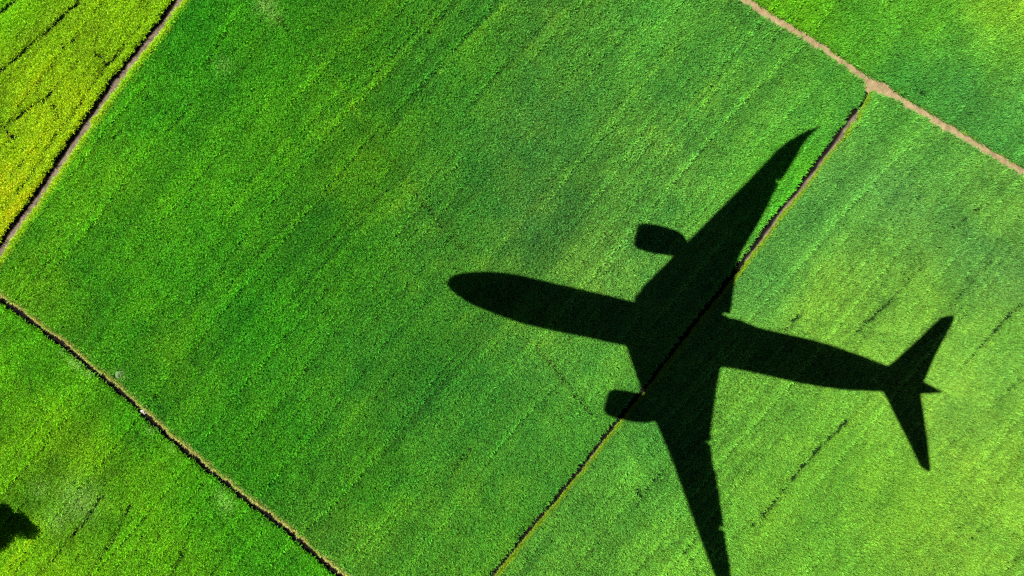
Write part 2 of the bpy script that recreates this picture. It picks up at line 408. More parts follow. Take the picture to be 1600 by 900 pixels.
# the grass fringes stand denser than the sown crop
ex, ey = [x], [y]
for P_, lo, hi in ((PA, .48, 1.05), (PB, .3, .52), (PC, -.47, -.3)):
    for i_ in range(len(P_) - 1):
        a_, b_ = P_[i_], P_[i_ + 1]; d_ = b_ - a_; L_ = np.hypot(*d_); n_ = int(L_ * 55)
        t_ = rng.random(n_); o_ = rng.uniform(min(lo, hi), max(lo, hi), n_); nn = np.array([-d_[1], d_[0]]) / L_
        # left of the travel direction = +
        ex.append(a_[0] + d_[0] * t_ + nn[0] * abs(o_) * (1)); ey.append(a_[1] + d_[1] * t_ + nn[1] * abs(o_))
x = np.concatenate(ex); y = np.concatenate(ey)
_in = (abs(x) < FX) & (abs(y) < FY); x = x[_in]; y = y[_in]
dA, sA, aA = poly_dist(x, y, PA)
dB, sB, aB = poly_dist(x, y, PB)
dC, sC, aC = poly_dist(x, y, PC)
dD, sD, aD = poly_dist(x, y, PD)
# which field a plant stands in.  A runs downwards: its left side (+) is the big field.
fld = np.full(x.shape, 'ma', dtype='U2')
fld[sB < 0] = 'll'
fld[(sB > 0) & (sA < 0) & (x < -35)] = 'tl'
fld[(sB > 0) & (sC > 0) & (sD < 0) & (x > -10)] = 'ri'
fld[(sD > 0)] = 'ne'
# the gaps in the crop over bunds and ditches
wob = lambda s, seed: (fbm(x, y, 0.9, seed, 2) - .5) * 2 * s
k_px = WIDE / 1600
gapA = np.where(sA > 0, .54, .66) + wob(.16, 20)
gapB = np.where(sB > 0, .33, .50) + wob(.12, 23)
tC = aC / aC.max()
gC = 0.72 - 0.22 * np.clip(tC * 1.6, 0, 1)
gC = gC * np.where((aC > 0.5) & (aC < 3.0), 0.55, 1)
gapC = np.where(sC > 0, gC * .62, gC) + wob(.10, 26)
tD = aD / aD.max()
gapD = np.where(sD > 0, .33, .44) + .35 * np.exp(-((tD - .455) / .022) ** 2) + wob(.16, 29)
nearA = dA < np.where(y > W(0, 440)[1], 9, 0)
keep = ~((dA < gapA)) & ~(dB < gapB) & ~(dC < gapC) & ~(dD < gapD)

hgt = np.ones_like(x); tf = np.ones_like(x); drop = np.zeros_like(x)
th_r = rice_height(x, y)
_t = math.radians(49.5)
def seed_rows(spacing, seed, u, v):
    v = v + 0.7 * (vnoise(u, v, 14, seed) - .5) * 2
    k = np.round(v / spacing); r_ = np.random.default_rng(seed).random(4096)
    off = (r_[(k.astype(int)) % 4096] - .5) * spacing * .5
    st = r_[(k.astype(int) + 77) % 4096] ** 1.5 * np.clip(vnoise(u, k * 13.7, 16.0, seed + 1) * 2.6 - .5, 0, 1)
    d = v - k * spacing - off
    return st, d
u_r = x * math.cos(_t) + y * math.sin(_t); v_r = -x * math.sin(_t) + y * math.cos(_t)
rows_t = np.zeros_like(x); rows_h = np.zeros_like(x)
for sp_, sd_, am in ((1.45, 201, 1.0), (.62, 211, .55), (2.9, 221, 1.25)):
    st_, d_r = seed_rows(sp_, sd_, u_r, v_r)
    dark = np.exp(-((d_r + .09) / .11) ** 2) * st_ * am; lite = np.exp(-((d_r - .16) / .13) ** 2) * st_ * am
    rows_h += lite * .34 - dark * .55; rows_t += lite * .5 - dark * .45
hgt += rows_h
hgt += th_r[0] * .3 + th_r[1] * .30
hgt += rng.normal(0, .075, x.size) + (vnoise(x, y, .42, 90) - .5) * .28
yel = np.zeros_like(x); tint_dark = np.ones_like(x)
def PXIN(pts):
    a, b = np.mean(np.array(pts), 0)
    return (abs(b - 430) < 500) and (a > 285 - b * .7) and (a < 1330 - b * .75) and b < 470 + .82 * a


for pts, w, miss, low in CRACKS:
    in_ma = PXIN(pts); in_ll = np.mean(np.array(pts), 0)[0] < 380 and np.mean(np.array(pts), 0)[1] > 640; w = w * (1.2 if in_ma else 1.1 if in_ll else .95); miss = miss * (.55 if in_ll else .6 if in_ma else 1); miss = min(1, miss * 1.25)
    P = Wl(pts, .5)
    d, s, a = poly_dist(x, y, P)
    m = d < w * (0.5 + 1.0 * vnoise(a * 1.0, a * 0, .9, 31))
    p = np.where(vnoise(a, a * 0 + 5, 1.4, 32) > .28, miss, miss * .3)
    keep &= ~(m & (rng.random(x.size) < p))
    m2 = d < w * 1.8
    hgt[m2] += np.where(s[m2] * (1 if P[-1][1] < P[0][1] else -1) > 0, -.15, .12) * (low > .3)
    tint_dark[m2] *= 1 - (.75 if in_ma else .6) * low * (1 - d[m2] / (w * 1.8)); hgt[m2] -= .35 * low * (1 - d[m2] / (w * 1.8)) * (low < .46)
for pts, w, up, br in RIDGES + [([(px_ + 4.5, py_ + 3) for px_, py_ in c_[0]], .17, .06, 1.22) for c_ in CRACKS if PXIN(c_[0])]:
    P = Wl(pts, .5)
    d, s, a = poly_dist(x, y, P)
    g_ = np.exp(-(d / w) ** 2)
    hgt += up * 2.2 * g_; tf *= 1 + (br - 1) * g_; yel += .35 * g_
# crushed, broken pale patches
PALE = [((112, 566), .45, .8), ((122, 571), .4, .8), ((137, 583), .45, .7), ((96, 550), .3, .6), ((236, 672), .35, .6), ((268, 700), .3, .5), ((345, 775), .7, .5), ((122, 782), 2.1, .55), ((88, 812), 1.3, .4), ((415, 8), 1.2, .5), ((428, 25), .9, .4), ((352, 788), .9, .5), ((62, 765), 1.0, .3), ((350, 102), .9, .3), ((187, 586), .55, .8)]
pale = np.zeros_like(x)
for c, r, s in PALE:
    q = W(*c, .5)
    pale = np.maximum(pale, .9 * s * np.exp(-((x - q[0]) ** 2 + (y - q[1]) ** 2) / r ** 2) * (0.5 + rng.random(x.size)))
q = W(179, 588, .4)
keep &= ~(np.hypot(x - q[0], y - q[1]) < .26)
q = W(193, 592, .4)
keep &= ~(np.hypot(x - q[0], y - q[1]) < .16)

tint = np.zeros((x.size, 3))
for k in CROP:
    m = fld == k
    tint[m] = crop_tint(k, x[m], y[m])
# natural variation of the crop: streaks along the sowing direction, patches, plant to plant
_t = math.radians(51)
_u = x * math.cos(_t) + y * math.sin(_t); _v = -x * math.sin(_t) + y * math.cos(_t)
streak = (fbm(_v, _u / 7, 2.4, 66) - .5) + .6 * (fbm(_v, _u / 4, .9, 70) - .5)
sk = np.where((fld == 'ma') & (x < 0), .8, .45)
patch = fbm(x, y, 9.0, 60) - .5
pt2 = fbm(x, y, 2.2, 63) - .5
var = 1 + th_r[0] * .35 + patch * .15 + pt2 * .35 + rows_t + streak * sk * .32 + rng.normal(0, .09, x.size) + (vnoise(x, y, .5, 91) - .5) * .26
var = np.clip(var, .35, 2.0)
tint *= (var * tf * tint_dark)[:, None]
warm = np.where(fld == 'tl', .1, np.where(fld == 'ma', 1, .6)) * np.clip(patch * .6 + pt2 * .65 + streak * sk * .5 + yel + rng.normal(0, .11, x.size) + th_r[0] * .25, -.6, .9)
tint[:, 0] *= np.where(x < 5, 1 + .75 * warm, 1 + .5 * warm)
tint[:, 2] *= 1 - .35 * warm
# yellower leaves at open field edges, with the sunlit rim painted into their tint
edge = np.zeros_like(x)
for dd, gg, mm, wv, am in ((dA, gapA, sA > 0, .75, 1.0), (dC, gapC, sC > 0, .27, .85), (dB, gapB, sB > 0, .26, .85), (dD, gapD, sD > 0, .2, .6)):
    edge = np.maximum(edge, np.where(mm, am * np.clip(1 - (dd - gg) / wv, 0, 1), 0))
edge = np.clip(edge * 1.5, 0, 1)
verge = edge > .35
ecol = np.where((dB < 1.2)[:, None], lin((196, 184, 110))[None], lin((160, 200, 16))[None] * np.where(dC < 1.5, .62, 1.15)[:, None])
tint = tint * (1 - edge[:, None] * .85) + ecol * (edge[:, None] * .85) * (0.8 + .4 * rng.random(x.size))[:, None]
tint = tint * (1 - pale[:, None]) + lin((158, 204, 104))[None] * pale[:, None]
hgt -= .22 * edge
hgt += .25 * np.where(((sA < 0) & (dA < 1.1)) | ((sC < 0) & (dC < .9)) | ((sB < 0) & (dB < .8)), 1, 0)

RICE_H = .74
scl = np.clip(hgt, .3, 1.6)
vis = keep


def make_tuft(name, seed, nb, spread, lean0, lean1, wid):
    r = random.Random(seed)
    V, F, Cc = [], [], []
    for i in range(nb):
        az = r.uniform(0, 2 * math.pi); lean = math.radians(r.uniform(lean0, lean1)); L = r.uniform(.7, 1.12)
        bx, by = r.uniform(-.03, .03), r.uniform(-.03, .03)
        w = wid * r.uniform(.7, 1.2)
        dx, dy = math.cos(az), math.sin(az)
        tw = r.uniform(-.8, .8)
        sx, sy = -math.sin(az + tw), math.cos(az + tw)
        a1 = lean * .45; a2 = lean * 1.1; a3 = min(lean * 2.0, 2.0)
        p = [(bx, by, 0)]
        for a, l in ((a1, .45 * L), (a2, .33 * L), (a3, .26 * L)):
            q = p[-1]
            p.append((q[0] + dx * math.sin(a) * l * spread, q[1] + dy * math.sin(a) * l * spread, q[2] + math.cos(a) * l))
        ws = (w * .5, w, w * .8)
        b = len(V)
        for (X, Y, Z), ww in zip(p[:3], ws):
            V.append((X - sx * ww, Y - sy * ww, Z)); V.append((X + sx * ww, Y + sy * ww, Z))
        V.append(p[3])
        F += [(b, b + 1, b + 3, b + 2), (b + 2, b + 3, b + 5, b + 4), (b + 4, b + 5, b + 6)]
        g_ = r.uniform(.72, 1.3); wv = r.uniform(-.12, .2)
        Cc += [(g_ * (1 + wv), g_, g_ * (1 - wv), 1)] * 7
    me = bpy.data.meshes.new(name)
    me.from_pydata(V, [], F); me.update()
    ca = me.color_attributes.new('blade', 'FLOAT_COLOR', 'POINT')
    ca.data.foreach_set('color', np.array(Cc, np.float32).ravel())
    me.materials.append(M_rice)
    return bpy.data.objects.new(name, me)


protos = bpy.data.collections.new('tuft_kinds')          # source shapes, not linked into the scene
for i in range(6):
    protos.objects.link(make_tuft('rice_tuft', 100 + i, 9, .85, 10, 52, .034))


def scatter_group():
    ng = bpy.data.node_groups.new('plant_scatter', 'GeometryNodeTree')
    ng.interface.new_socket('Geometry', in_out='INPUT', socket_type='NodeSocketGeometry')
    ng.interface.new_socket('Geometry', in_out='OUTPUT', socket_type='NodeSocketGeometry')
    N = ng.nodes
    gi = N.new('NodeGroupInput'); go = N.new('NodeGroupOutput')
    ci = N.new('GeometryNodeCollectionInfo'); ci.inputs['Collection'].default_value = protos
    ci.inputs['Separate Children'].default_value = True; ci.inputs['Reset Children'].default_value = True
    ip = N.new('GeometryNodeInstanceOnPoints'); ip.inputs['Pick Instance'].default_value = True

    def na(n, t):
        a = N.new('GeometryNodeInputNamedAttribute'); a.data_type = t; a.inputs['Name'].default_value = n
        return next(o for o in a.outputs if o.enabled and o.name == 'Attribute')
    ng.links.new(gi.outputs[0], ip.inputs['Points'])
    ng.links.new(ci.outputs[0], ip.inputs['Instance'])
    ng.links.new(na('vid', 'INT'), ip.inputs['Instance Index'])
    ng.links.new(na('rot', 'FLOAT_VECTOR'), ip.inputs['Rotation'])
    ng.links.new(na('scl', 'FLOAT_VECTOR'), ip.inputs['Scale'])
    ng.links.new(ip.outputs[0], go.inputs[0])
    return ng


NG = scatter_group()


def plants(name, mask, label, cat, hs=1.0, wide=1.0, gain=None):
    idx = np.nonzero(mask)[0]; n = len(idx)
    me = bpy.data.meshes.new(name)
    me.vertices.add(n)
    co = np.zeros((n, 3), np.float32); co[:, 0] = x[idx]; co[:, 1] = y[idx]; co[:, 2] = 0.005
    me.vertices.foreach_set('co', co.ravel())
    at = me.attributes.new('rot', 'FLOAT_VECTOR', 'POINT')
    rot = np.zeros((n, 3), np.float32)
    rot[:, 0] = rng.normal(0, .13, n); rot[:, 1] = rng.normal(0, .13, n); rot[:, 2] = rng.uniform(0, 6.283, n)
    at.data.foreach_set('vector', rot.ravel())
    at = me.attributes.new('scl', 'FLOAT_VECTOR', 'POINT')
    s = np.zeros((n, 3), np.float32)
    z = RICE_H * scl[idx] * hs
    s[:, 2] = z; s[:, 0] = s[:, 1] = .66 * wide * rng.uniform(.85, 1.2, n) * np.clip(scl[idx], .7, 1.2)
    at.data.foreach_set('vector', s.ravel())
    at = me.attributes.new('vid', 'INT', 'POINT'); at.data.foreach_set('value', rng.integers(0, 6, n).astype(np.int32))
    at = me.attributes.new('tint', 'FLOAT_COLOR', 'POINT')
    c = np.ones((n, 4), np.float32); c[:, :3] = np.clip(tint[idx], 0.001, .6)
    at.data.foreach_set('color', c.ravel())
    me.update()
    o = bpy.data.objects.new(name, me)
    C.objects.link(o)
    md = o.modifiers.new('scatter', 'NODES'); md.node_group = NG
    tag(o, label, cat, kind='stuff')
    return o


verge &= keep
rice = keep & ~verge
plants('rice_crop', rice & (fld == 'tl'), 'bright yellow-green rice left of the grey-brown bund in the top-left corner', 'rice crop')
plants('rice_crop', rice & (fld == 'ma'), 'deep green rice of the biggest field, under the aircraft nose shadow', 'rice crop')
plants('rice_crop', rice & (fld == 'ri'), 'light green rice of the right-hand field under the tail shadow', 'rice crop')
plants('rice_crop', rice & (fld == 'ne'), 'blue-green rice beyond the pale path in the top-right corner', 'rice crop')
plants('rice_crop', rice & (fld == 'll'), 'green rice with wheel tracks below the ditch in the lower-left corner', 'rice crop')
plants('verge_grass', verge & (dA < 1.6) & (y > W(0, 440)[1]), 'grass fringe with a painted yellow-lime sunlit rim right of the grey-brown bund', 'grass verge')
plants('verge_grass', verge & (dB < 1.6) & ~((dA < 1.6) & (y > W(0, 440)[1])) & (dC > 1.6), 'grass fringe with a painted straw-yellow sunlit rim above the lower-left ditch', 'grass verge')
plants('verge_grass', verge & (dC < 1.6) & (dD > 1.0), 'grass fringe with a painted yellow sunlit rim right of the ditch under the aircraft shadow', 'grass verge')

# ------------------------------------------------------------------ weeds and litter
def tuft_plant(name, cx, cy, z, n, rad, hh, colr, label, cat, seed):
    r = random.Random(seed)
    m = leaf_material(name + '_leaves', False, colr)
    V, F, K = [], [], []
    for i in range(n):
        a = r.uniform(0, 6.283); d = rad * math.sqrt(r.random()); h = z + hh * (1 - (d / rad) ** 2) * r.uniform(.4, 1) + .03
        X, Y = d * math.cos(a), d * math.sin(a)
        s = r.uniform(.03, .07); t = r.uniform(0, 6.283); e = r.uniform(-.5, .5)
        b = len(V)
        V += [(X - s * math.cos(t), Y - s * math.sin(t), h), (X + s * .5 * math.sin(t), Y - s * .5 * math.cos(t), h + s * e),
              (X + s * math.cos(t), Y + s * math.sin(t), h + s * .4), (X - s * .5 * math.sin(t), Y + s * .5 * math.cos(t), h - s * e)]
        F.append((b, b + 1, b + 2, b + 3))
        g_ = r.uniform(.6, 1.4); K += [(g_, g_, g_, 1)] * 4
    # stems
    for i in range(14):
        a = r.uniform(0, 6.283); d = rad * .7 * r.random(); X, Y = d * math.cos(a), d * math.sin(a); b = len(V)
        V += [(X * .3 - .008, Y * .3, 0), (X * .3 + .008, Y * .3, 0), (X + .004, Y, z + hh * .7), (X - .004, Y, z + hh * .7)]
        F.append((b, b + 1, b + 2, b + 3)); K += [(.8, .8, .6, 1)] * 4
    o = mesh_obj(name, V, F, m)
    ca = o.data.color_attributes.new('blade', 'FLOAT_COLOR', 'POINT')
    ca.data.foreach_set('color', np.array(K, np.float32).ravel())
    o.location = (cx, cy, 0.004)
    return tag(o, label, cat)


q = W(185.5, 585.5, .5)
tuft_plant('weed_clump', q[0], q[1], .35, 320, .42, .38, (.16, .27, .12), 'pale leafy weed clump in the rice just above the lower-left ditch', 'weed', 5)

# crumpled white bag on the ditch edge
M_bag = plain('white_plastic', (.45, .43, .43), .6)
q = W(223, 643, .25)
nU, nV = 22, 14
V = []
rr = random.Random(3)
for j in range(nV + 1):
    ph = math.pi * j / nV
    for i in range(nU):
        a = 2 * math.pi * i / nU
        X, Y, Z = math.sin(ph) * math.cos(a), math.sin(ph) * math.sin(a), math.cos(ph)
        n_ = 1 + .28 * math.sin(3 * a + 2 * ph) * math.sin(ph) + .16 * math.sin(7 * a - 5 * ph) + rr.uniform(-.06, .06)
        V.append((X * n_ * .24, Y * n_ * .16, .14 + Z * n_ * .14))
F = [(j * nU + i, j * nU + (i + 1) % nU, (j + 1) * nU + (i + 1) % nU, (j + 1) * nU + i) for j in range(nV) for i in range(nU)]
bag = bpy.data.objects.new('plastic_bag', None); C.objects.link(bag); bag.location = (q[0], q[1], .07); bag.rotation_euler = (0, 0, -.7)
tag(bag, 'small crumpled white bag lying on the edge of the lower-left ditch', 'bag')
bo = mesh_obj('bag_body', V, F, M_bag, bag)
hV, hF = [], []
for s in (-1, 1):
    for i in range(9):
        a = math.pi * i / 8
        b = len(hV)
        for w in (-.018, .018):
            hV.append((.26 + .12 * math.sin(a), s * .06 + .05 * math.cos(a) + w, .17 + .05 * math.sin(a)))
        if i: hF.append((b - 2, b - 1, b + 1, b))
mesh_obj('handle', hV, hF, M_bag, bag)

# ------------------------------------------------------------------ the tree just outside the left edge
def build_tree():
    M_bark = plain('bark', (.12, .085, .06), .9, noise=.4, scale=8)
    M_leaf = leaf_material('tree_leaves', False, (.05, .10, .03))
    Z0 = .5
    # where the crown's lobes cast their shade (photo pixels), lobe height, radius
    lobes = [((-42, 816), 5.2, 2.3), ((-12, 815), 4.6, 1.55), ((6, 806), 4.9, 1.05), ((14, 818), 4.3, 1.2), ((38, 826), 4.5, 1.05),
             ((48, 830), 4.4, .85), ((30, 812), 4.8, .8), ((-20, 836), 4.2, 1.35), ((2, 836), 4.3, 1.25), ((-8, 846), 4.0, 1.2), ((4, 800), 5.0, .9), ((-70, 800), 4.6, 1.9), ((-65, 835), 4.4, 1.9), ((-40, 790), 5.8, 1.6)]
    cs = []
    for (px, py), z, r in lobes:
        r = r * 1.12; px += 1
        p = W(px, py, Z0) - SDIR * COT * (z - Z0)
        cs.append((np.array([p[0], p[1], z]), r))
    base = np.array([cs[0][0][0] - .4, cs[0][0][1], 0])
    root = bpy.data.objects.new('broadleaf_tree', None); C.objects.link(root); root.location = base
    tag(root, 'leafy broad-crowned tree whose shadow falls at the lower left', 'tree')
    V, F = [], []

    def limb(p, q, r0, r1, n=7, wv=.1):
        p = np.array(p, float); q = np.array(q, float); d = q - p; L = np.linalg.norm(d); d /= L
        u = np.cross(d, [0.3, .9, .1]); u /= np.linalg.norm(u); v = np.cross(d, u); b = len(V); S = 7
        for i in range(S + 1):
            t = i / S; c = p + (q - p) * t + u * math.sin(t * 5 + p[0]) * wv * L * t * (1 - t) * 2; r = r0 * (1 - t) + r1 * t
            for k in range(n):
                a = 2 * math.pi * k / n; V.append(tuple(c + (u * math.cos(a) + v * math.sin(a)) * r))
        for i in range(S):
            for k in range(n):
                F.append((b + i * n + k, b + i * n + (k + 1) % n, b + (i + 1) * n + (k + 1) % n, b + (i + 1) * n + k))
    fork = np.array([.1, 0, 2.0])
    limb((0, 0, -.05), fork, .26, .17, 10)
    r = random.Random(4)
    for c, rad in cs:
        e = c - base
        mid = fork + (e - fork) * .55 + np.array([0, 0, .25])
        limb(fork, mid, .11, .06); limb(mid, e, .06, .02)
        for k in range(5):
            dd = np.array([r.gauss(0, 1), r.gauss(0, 1), r.gauss(0, .7)]); dd /= np.linalg.norm(dd)
            limb(mid + (e - mid) * .6, e + dd * rad * .8, .03, .008, 5)
    mesh_obj('trunk', V, F, M_bark, root, True)
    LV, LF, K = [], [], []
    for c, rad in cs:
        for i in range(int(2300 * rad ** 2 / 1.6)):
            d = np.array([r.gauss(0, 1), r.gauss(0, 1), r.gauss(0, 1)]); d /= np.linalg.norm(d)
            rr_ = rad * (r.random() ** .45) * (1 + .12 * math.sin(d[0] * 7 + d[1] * 9))
            p = c - base + d * rr_ * np.array([1, 1, .75])
            a = np.array([r.gauss(0, 1), r.gauss(0, 1), r.gauss(0, .5)]); a /= np.linalg.norm(a)
            b_ = np.cross(a, [r.gauss(0, .4), r.gauss(0, .4), 1]); b_ /= np.linalg.norm(b_)
            s = r.uniform(.07, .13); b = len(LV)
            LV += [tuple(p - a * s), tuple(p + b_ * s * .5), tuple(p + a * s), tuple(p - b_ * s * .5)]
            LF.append((b, b + 1, b + 2, b + 3)); g_ = r.uniform(.7, 1.35); K += [(g_, g_, g_, 1)] * 4
    o = mesh_obj('crown', LV, LF, M_leaf, root)
    ca = o.data.color_attributes.new('blade', 'FLOAT_COLOR', 'POINT'); ca.data.foreach_set('color', np.array(K, np.float32).ravel())


build_tree()

# ------------------------------------------------------------------ the airliner flying over, above the drone
ZS = .45                               # height of the crop tops that catch the shadow
NOSE = np.array([699.0, 441.0])
AXN = np.array([-ax[1], ax[0]])        # across, towards the picture's bottom
PXM = WIDE / 1600.0 * (CAM_H - ZS) / CAM_H
ZC = 92.0
PITCH = math.radians(5.0)              # nose slightly down, descending
U0 = 400.0


def uv(p):
    d = np.asarray(p, float) - NOSE
    return d @ ax, d @ AXN


def lift(u, v, dz=0.0, dihedral=0.0):
    """aircraft point whose shadow falls at (u, v) photo pixels from the nose"""
    z = ZC + math.tan(PITCH) * (u - U0) * PXM + dihedral * abs(v) * PXM + dz
    p = NOSE + ax * u + AXN * v
    g = W(p[0], p[1], ZS) - SDIR * COT * (z - ZS)
    return np.array([g[0], g[1], z])


M_white = plain('white_aircraft_paint', (.78, .79, .80), .28)
M_grey = plain('grey_wing_paint', (.42, .44, .46), .35)
M_dark = plain('dark_fan_metal', (.05, .05, .055), .4, .6)
M_glass = plain('cockpit_glass', (.02, .025, .03), .08)
M_silver = plain('bare_metal_lip', (.6, .6, .6), .25, .9)

plane = bpy.data.objects.new('airliner', None); C.objects.link(plane)
PO = lift(U0, 0)
plane.location = PO
tag(plane, 'white twin-engine passenger jet flying low over the fields, casting the big shadow', 'aeroplane')


def pobj(name, V, F, mat, parent=plane, smooth=True):
    return mesh_obj(name, [np.asarray(v) - PO for v in V], F, mat, parent, smooth)


top_px = [(698.9, 441), (701, 435), (708.9, 430), (724.4, 426.2), (746.7, 424.4), (768.9, 424.4), (791, 426.2), (813.3, 430), (835.6, 435.1), (868.9, 442.9),
          (902, 450), (935.6, 458.2), (957.8, 463.0), (985, 470), (1060, 486), (1144.4, 497), (1162, 501), (1180, 510), (1206.7, 516.7), (1260, 528.5), (1297.8, 538.4),
          (1324, 548), (1346.7, 555.6), (1369, 564.4), (1386.7, 571), (1420, 584), (1444.4, 596.7), (1460, 605), (1475.6, 613)]
bot_px = [(698.9, 441), (699.5, 446), (704, 452), (715.6, 462.2), (729, 471.6), (751, 482), (780, 493.3), (813.3, 504.9), (846.7, 513.3), (880, 520.4), (913.3, 526.7),
          (946.7, 534.4), (979, 541), (1060, 559), (1126.7, 574.0), (1142, 575.6), (1186.7, 584.4), (1240, 597), (1280, 604.4), (1324, 610), (1373, 612), (1400, 613.5),
          (1438.9, 616), (1475.6, 613.3)]
tu = np.array([uv(p) for p in top_px]); bu = np.array([uv(p) for p in bot_px])
us = np.concatenate([[0, 1.5, 4, 8, 14, 22, 32, 45], np.linspace(60, 770, 56), [780, 788, 793.5]])
V, F = [], []
NR = 28
for u in us:
    a = np.interp(u, tu[:, 0], tu[:, 1]); b = np.interp(u, bu[:, 0], bu[:, 1])
    c = (a + b) / 2; r = max((b - a) / 2, .15)
    for k in range(NR):
        t = 2 * math.pi * k / NR
        V.append(lift(u, c + r * math.cos(t), r * PXM * math.sin(t) * 1.04 + (0.9 if u > 560 else 0) * max(0, (u - 560) / 235)))
for i in range(len(us) - 1):
    for k in range(NR):
        F.append((i * NR + k, i * NR + (k + 1) % NR, (i + 1) * NR + (k + 1) % NR, (i + 1) * NR + k))
F.append(tuple(range(NR))[::-1]); F.append(tuple((len(us) - 1) * NR + k for k in range(NR)))
body = pobj('fuselage', V, F, M_white)


def surface(name, le, te, dih, z0, thick, n=26, mat=None, v_in=0, notches=()):
    L = np.array([uv(p) for p in le]); T = np.array([uv(p) for p in te])
    sg = 1 if L[-1, 1] > 0 else -1
    Lv, Tv = np.abs(L[:, 1]), np.abs(T[:, 1])
    oL, oT = np.argsort(Lv), np.argsort(Tv)
    vmax = max(Lv.max(), Tv.max())
    vv = v_in + (vmax - v_in) * (1 - (1 - np.linspace(0, 1, n)) ** 1.25)
    for nv, nw, nd in notches:
        vv = np.concatenate([vv, [nv - nw, nv - nw * .9, nv + nw * .6, nv + nw]])
    vv = np.sort(vv); n = len(vv)
    V, F = [], []
    prof = [(0, 0), (.04, .42), (.15, .8), (.35, 1), (.6, .8), (.85, .35), (1, 0.03), (1, -.03), (.85, -.2), (.6, -.45), (.35, -.6), (.15, -.5), (.04, -.3)]
    m = len(prof)
    for v in vv:
        lu = np.interp(v, Lv[oL], L[oL, 0]); tu_ = np.interp(v, Tv[oT], T[oT, 0])
        for nv, nw, nd in notches:
            if nv - nw * .95 < v < nv + nw * .7: tu_ -= nd
        if tu_ < lu + 1: tu_ = lu + 1
        ch = (tu_ - lu)
        for a, h in prof:
            V.append(lift(lu + ch * a, sg * v, z0 + h * thick * ch * PXM, dih))
    for i in range(n - 1):
        for k in range(m):
            F.append((i * m + k, i * m + (k + 1) % m, (i + 1) * m + (k + 1) % m, (i + 1) * m + k))
    F.append(tuple(range(m))); F.append(tuple((n - 1) * m + k for k in range(m))[::-1])
    return pobj(name, V, F, mat or M_grey)


wl_up = [(1000, 500), (989, 464.4), (996.7, 459), (1006.7, 445.6), (1046.7, 405.6), (1077.8, 374.4), (1126.7, 324.4), (1171, 280), (1215.6, 233.3), (1233, 219),
         (1248.9, 210), (1266.7, 202), (1283, 197)]
wt_up = [(1141, 515), (1139, 494), (1142, 487), (1145.6, 463), (1150, 430), (1153, 410), (1157.8, 394.4), (1169, 378), (1184.4, 351), (1202, 317.8), (1217, 288), (1229, 271),
         (1246.7, 242), (1260, 220), (1273, 206.7), (1283.5, 197.3)]
wl_lo = [(985, 500), (979, 543), (980, 547.8), (1003, 610), (1023, 656.7), (1035.6, 683), (1053, 727.8), (1062, 753), (1084.4, 815.6), (1116.7, 900), (1126, 922), (1139, 945), (1153, 962)]
wt_lo = [(1130, 545), (1126.7, 574.4), (1113, 654), (1110, 681), (1112.5, 714.4), (1120, 744.4), (1130, 811), (1134, 838), (1143, 900), (1149, 935), (1153.5, 962.5)]
nv_ = lambda p: abs(uv(p)[1])
wing1 = surface('wing', wl_up, wt_up, .10, -1.0, .055, 34, v_in=8, notches=[(nv_((1218, 284)), 2.2, 6), (nv_((1138, 492)), 2.2, 10)])
wing2 = surface('wing', wl_lo, wt_lo, .10, -1.0, .055, 34, v_in=8, notches=[(nv_((1109, 692)), 2.2, 5), (nv_((1130, 826)), 2.5, 7)])
sl_up = [(1370, 583), (1386.7, 571), (1395.6, 565.6), (1413, 549), (1435.6, 529), (1457.8, 506.7), (1470, 496.5), (1480, 493), (1488, 492.7)]
st_up = [(1438, 606), (1444.4, 596.7), (1460, 559), (1473, 534), (1486.7, 510), (1491.5, 499), (1491, 493)]
sl_lo = [(1372, 600), (1376, 609), (1384.4, 620), (1400, 653), (1422, 695.6), (1437.8, 729), (1443, 733), (1449, 736)]
st_lo = [(1440, 606), (1438.9, 616), (1444.4, 651), (1450, 691), (1454, 728), (1454.5, 737)]
surface('tailplane', sl_up, st_up, .06, .6, .045, 18, v_in=6)
surface('tailplane', sl_lo, st_lo, .06, .6, .045, 18, v_in=6)


def fin():
    """upright tail fin in the plane of symmetry, its shade falling on the body and the tail cone"""
    V, F = [], []
    # (height, shadow u of leading edge, trailing edge)
    vax = lambda u: (np.interp(u, tu[:, 0], tu[:, 1]) + np.interp(u, bu[:, 0], bu[:, 1])) / 2
    rows = []
    for t in np.linspace(0, 1, 10):
        h = 1.2 + t * 7.0
        le = 680 + t * 78; te = 772 + t * 16
        if t > .93: le += 8
        rows.append((h, le, te))
    prof = [(0, 0), (.1, .6), (.35, 1), (.7, .6), (1, .05), (1, -.05), (.7, -.6), (.35, -1), (.1, -.6)]
    m = len(prof)
    for h, le, te in rows:
        for a, w in prof:
            u = le + (te - le) * a
            V.append(lift(u, vax(min(u, 788)) + w * (te - le) * .045, h))
    for i in range(len(rows) - 1):
        for k in range(m):
            F.append((i * m + k, i * m + (k + 1) % m, (i + 1) * m + (k + 1) % m, (i + 1) * m + k))
    F.append(tuple(range(m))[::-1]); F.append(tuple((len(rows) - 1) * m + k for k in range(m)))
    return pobj('tail_fin', V, F, M_white)


fin()


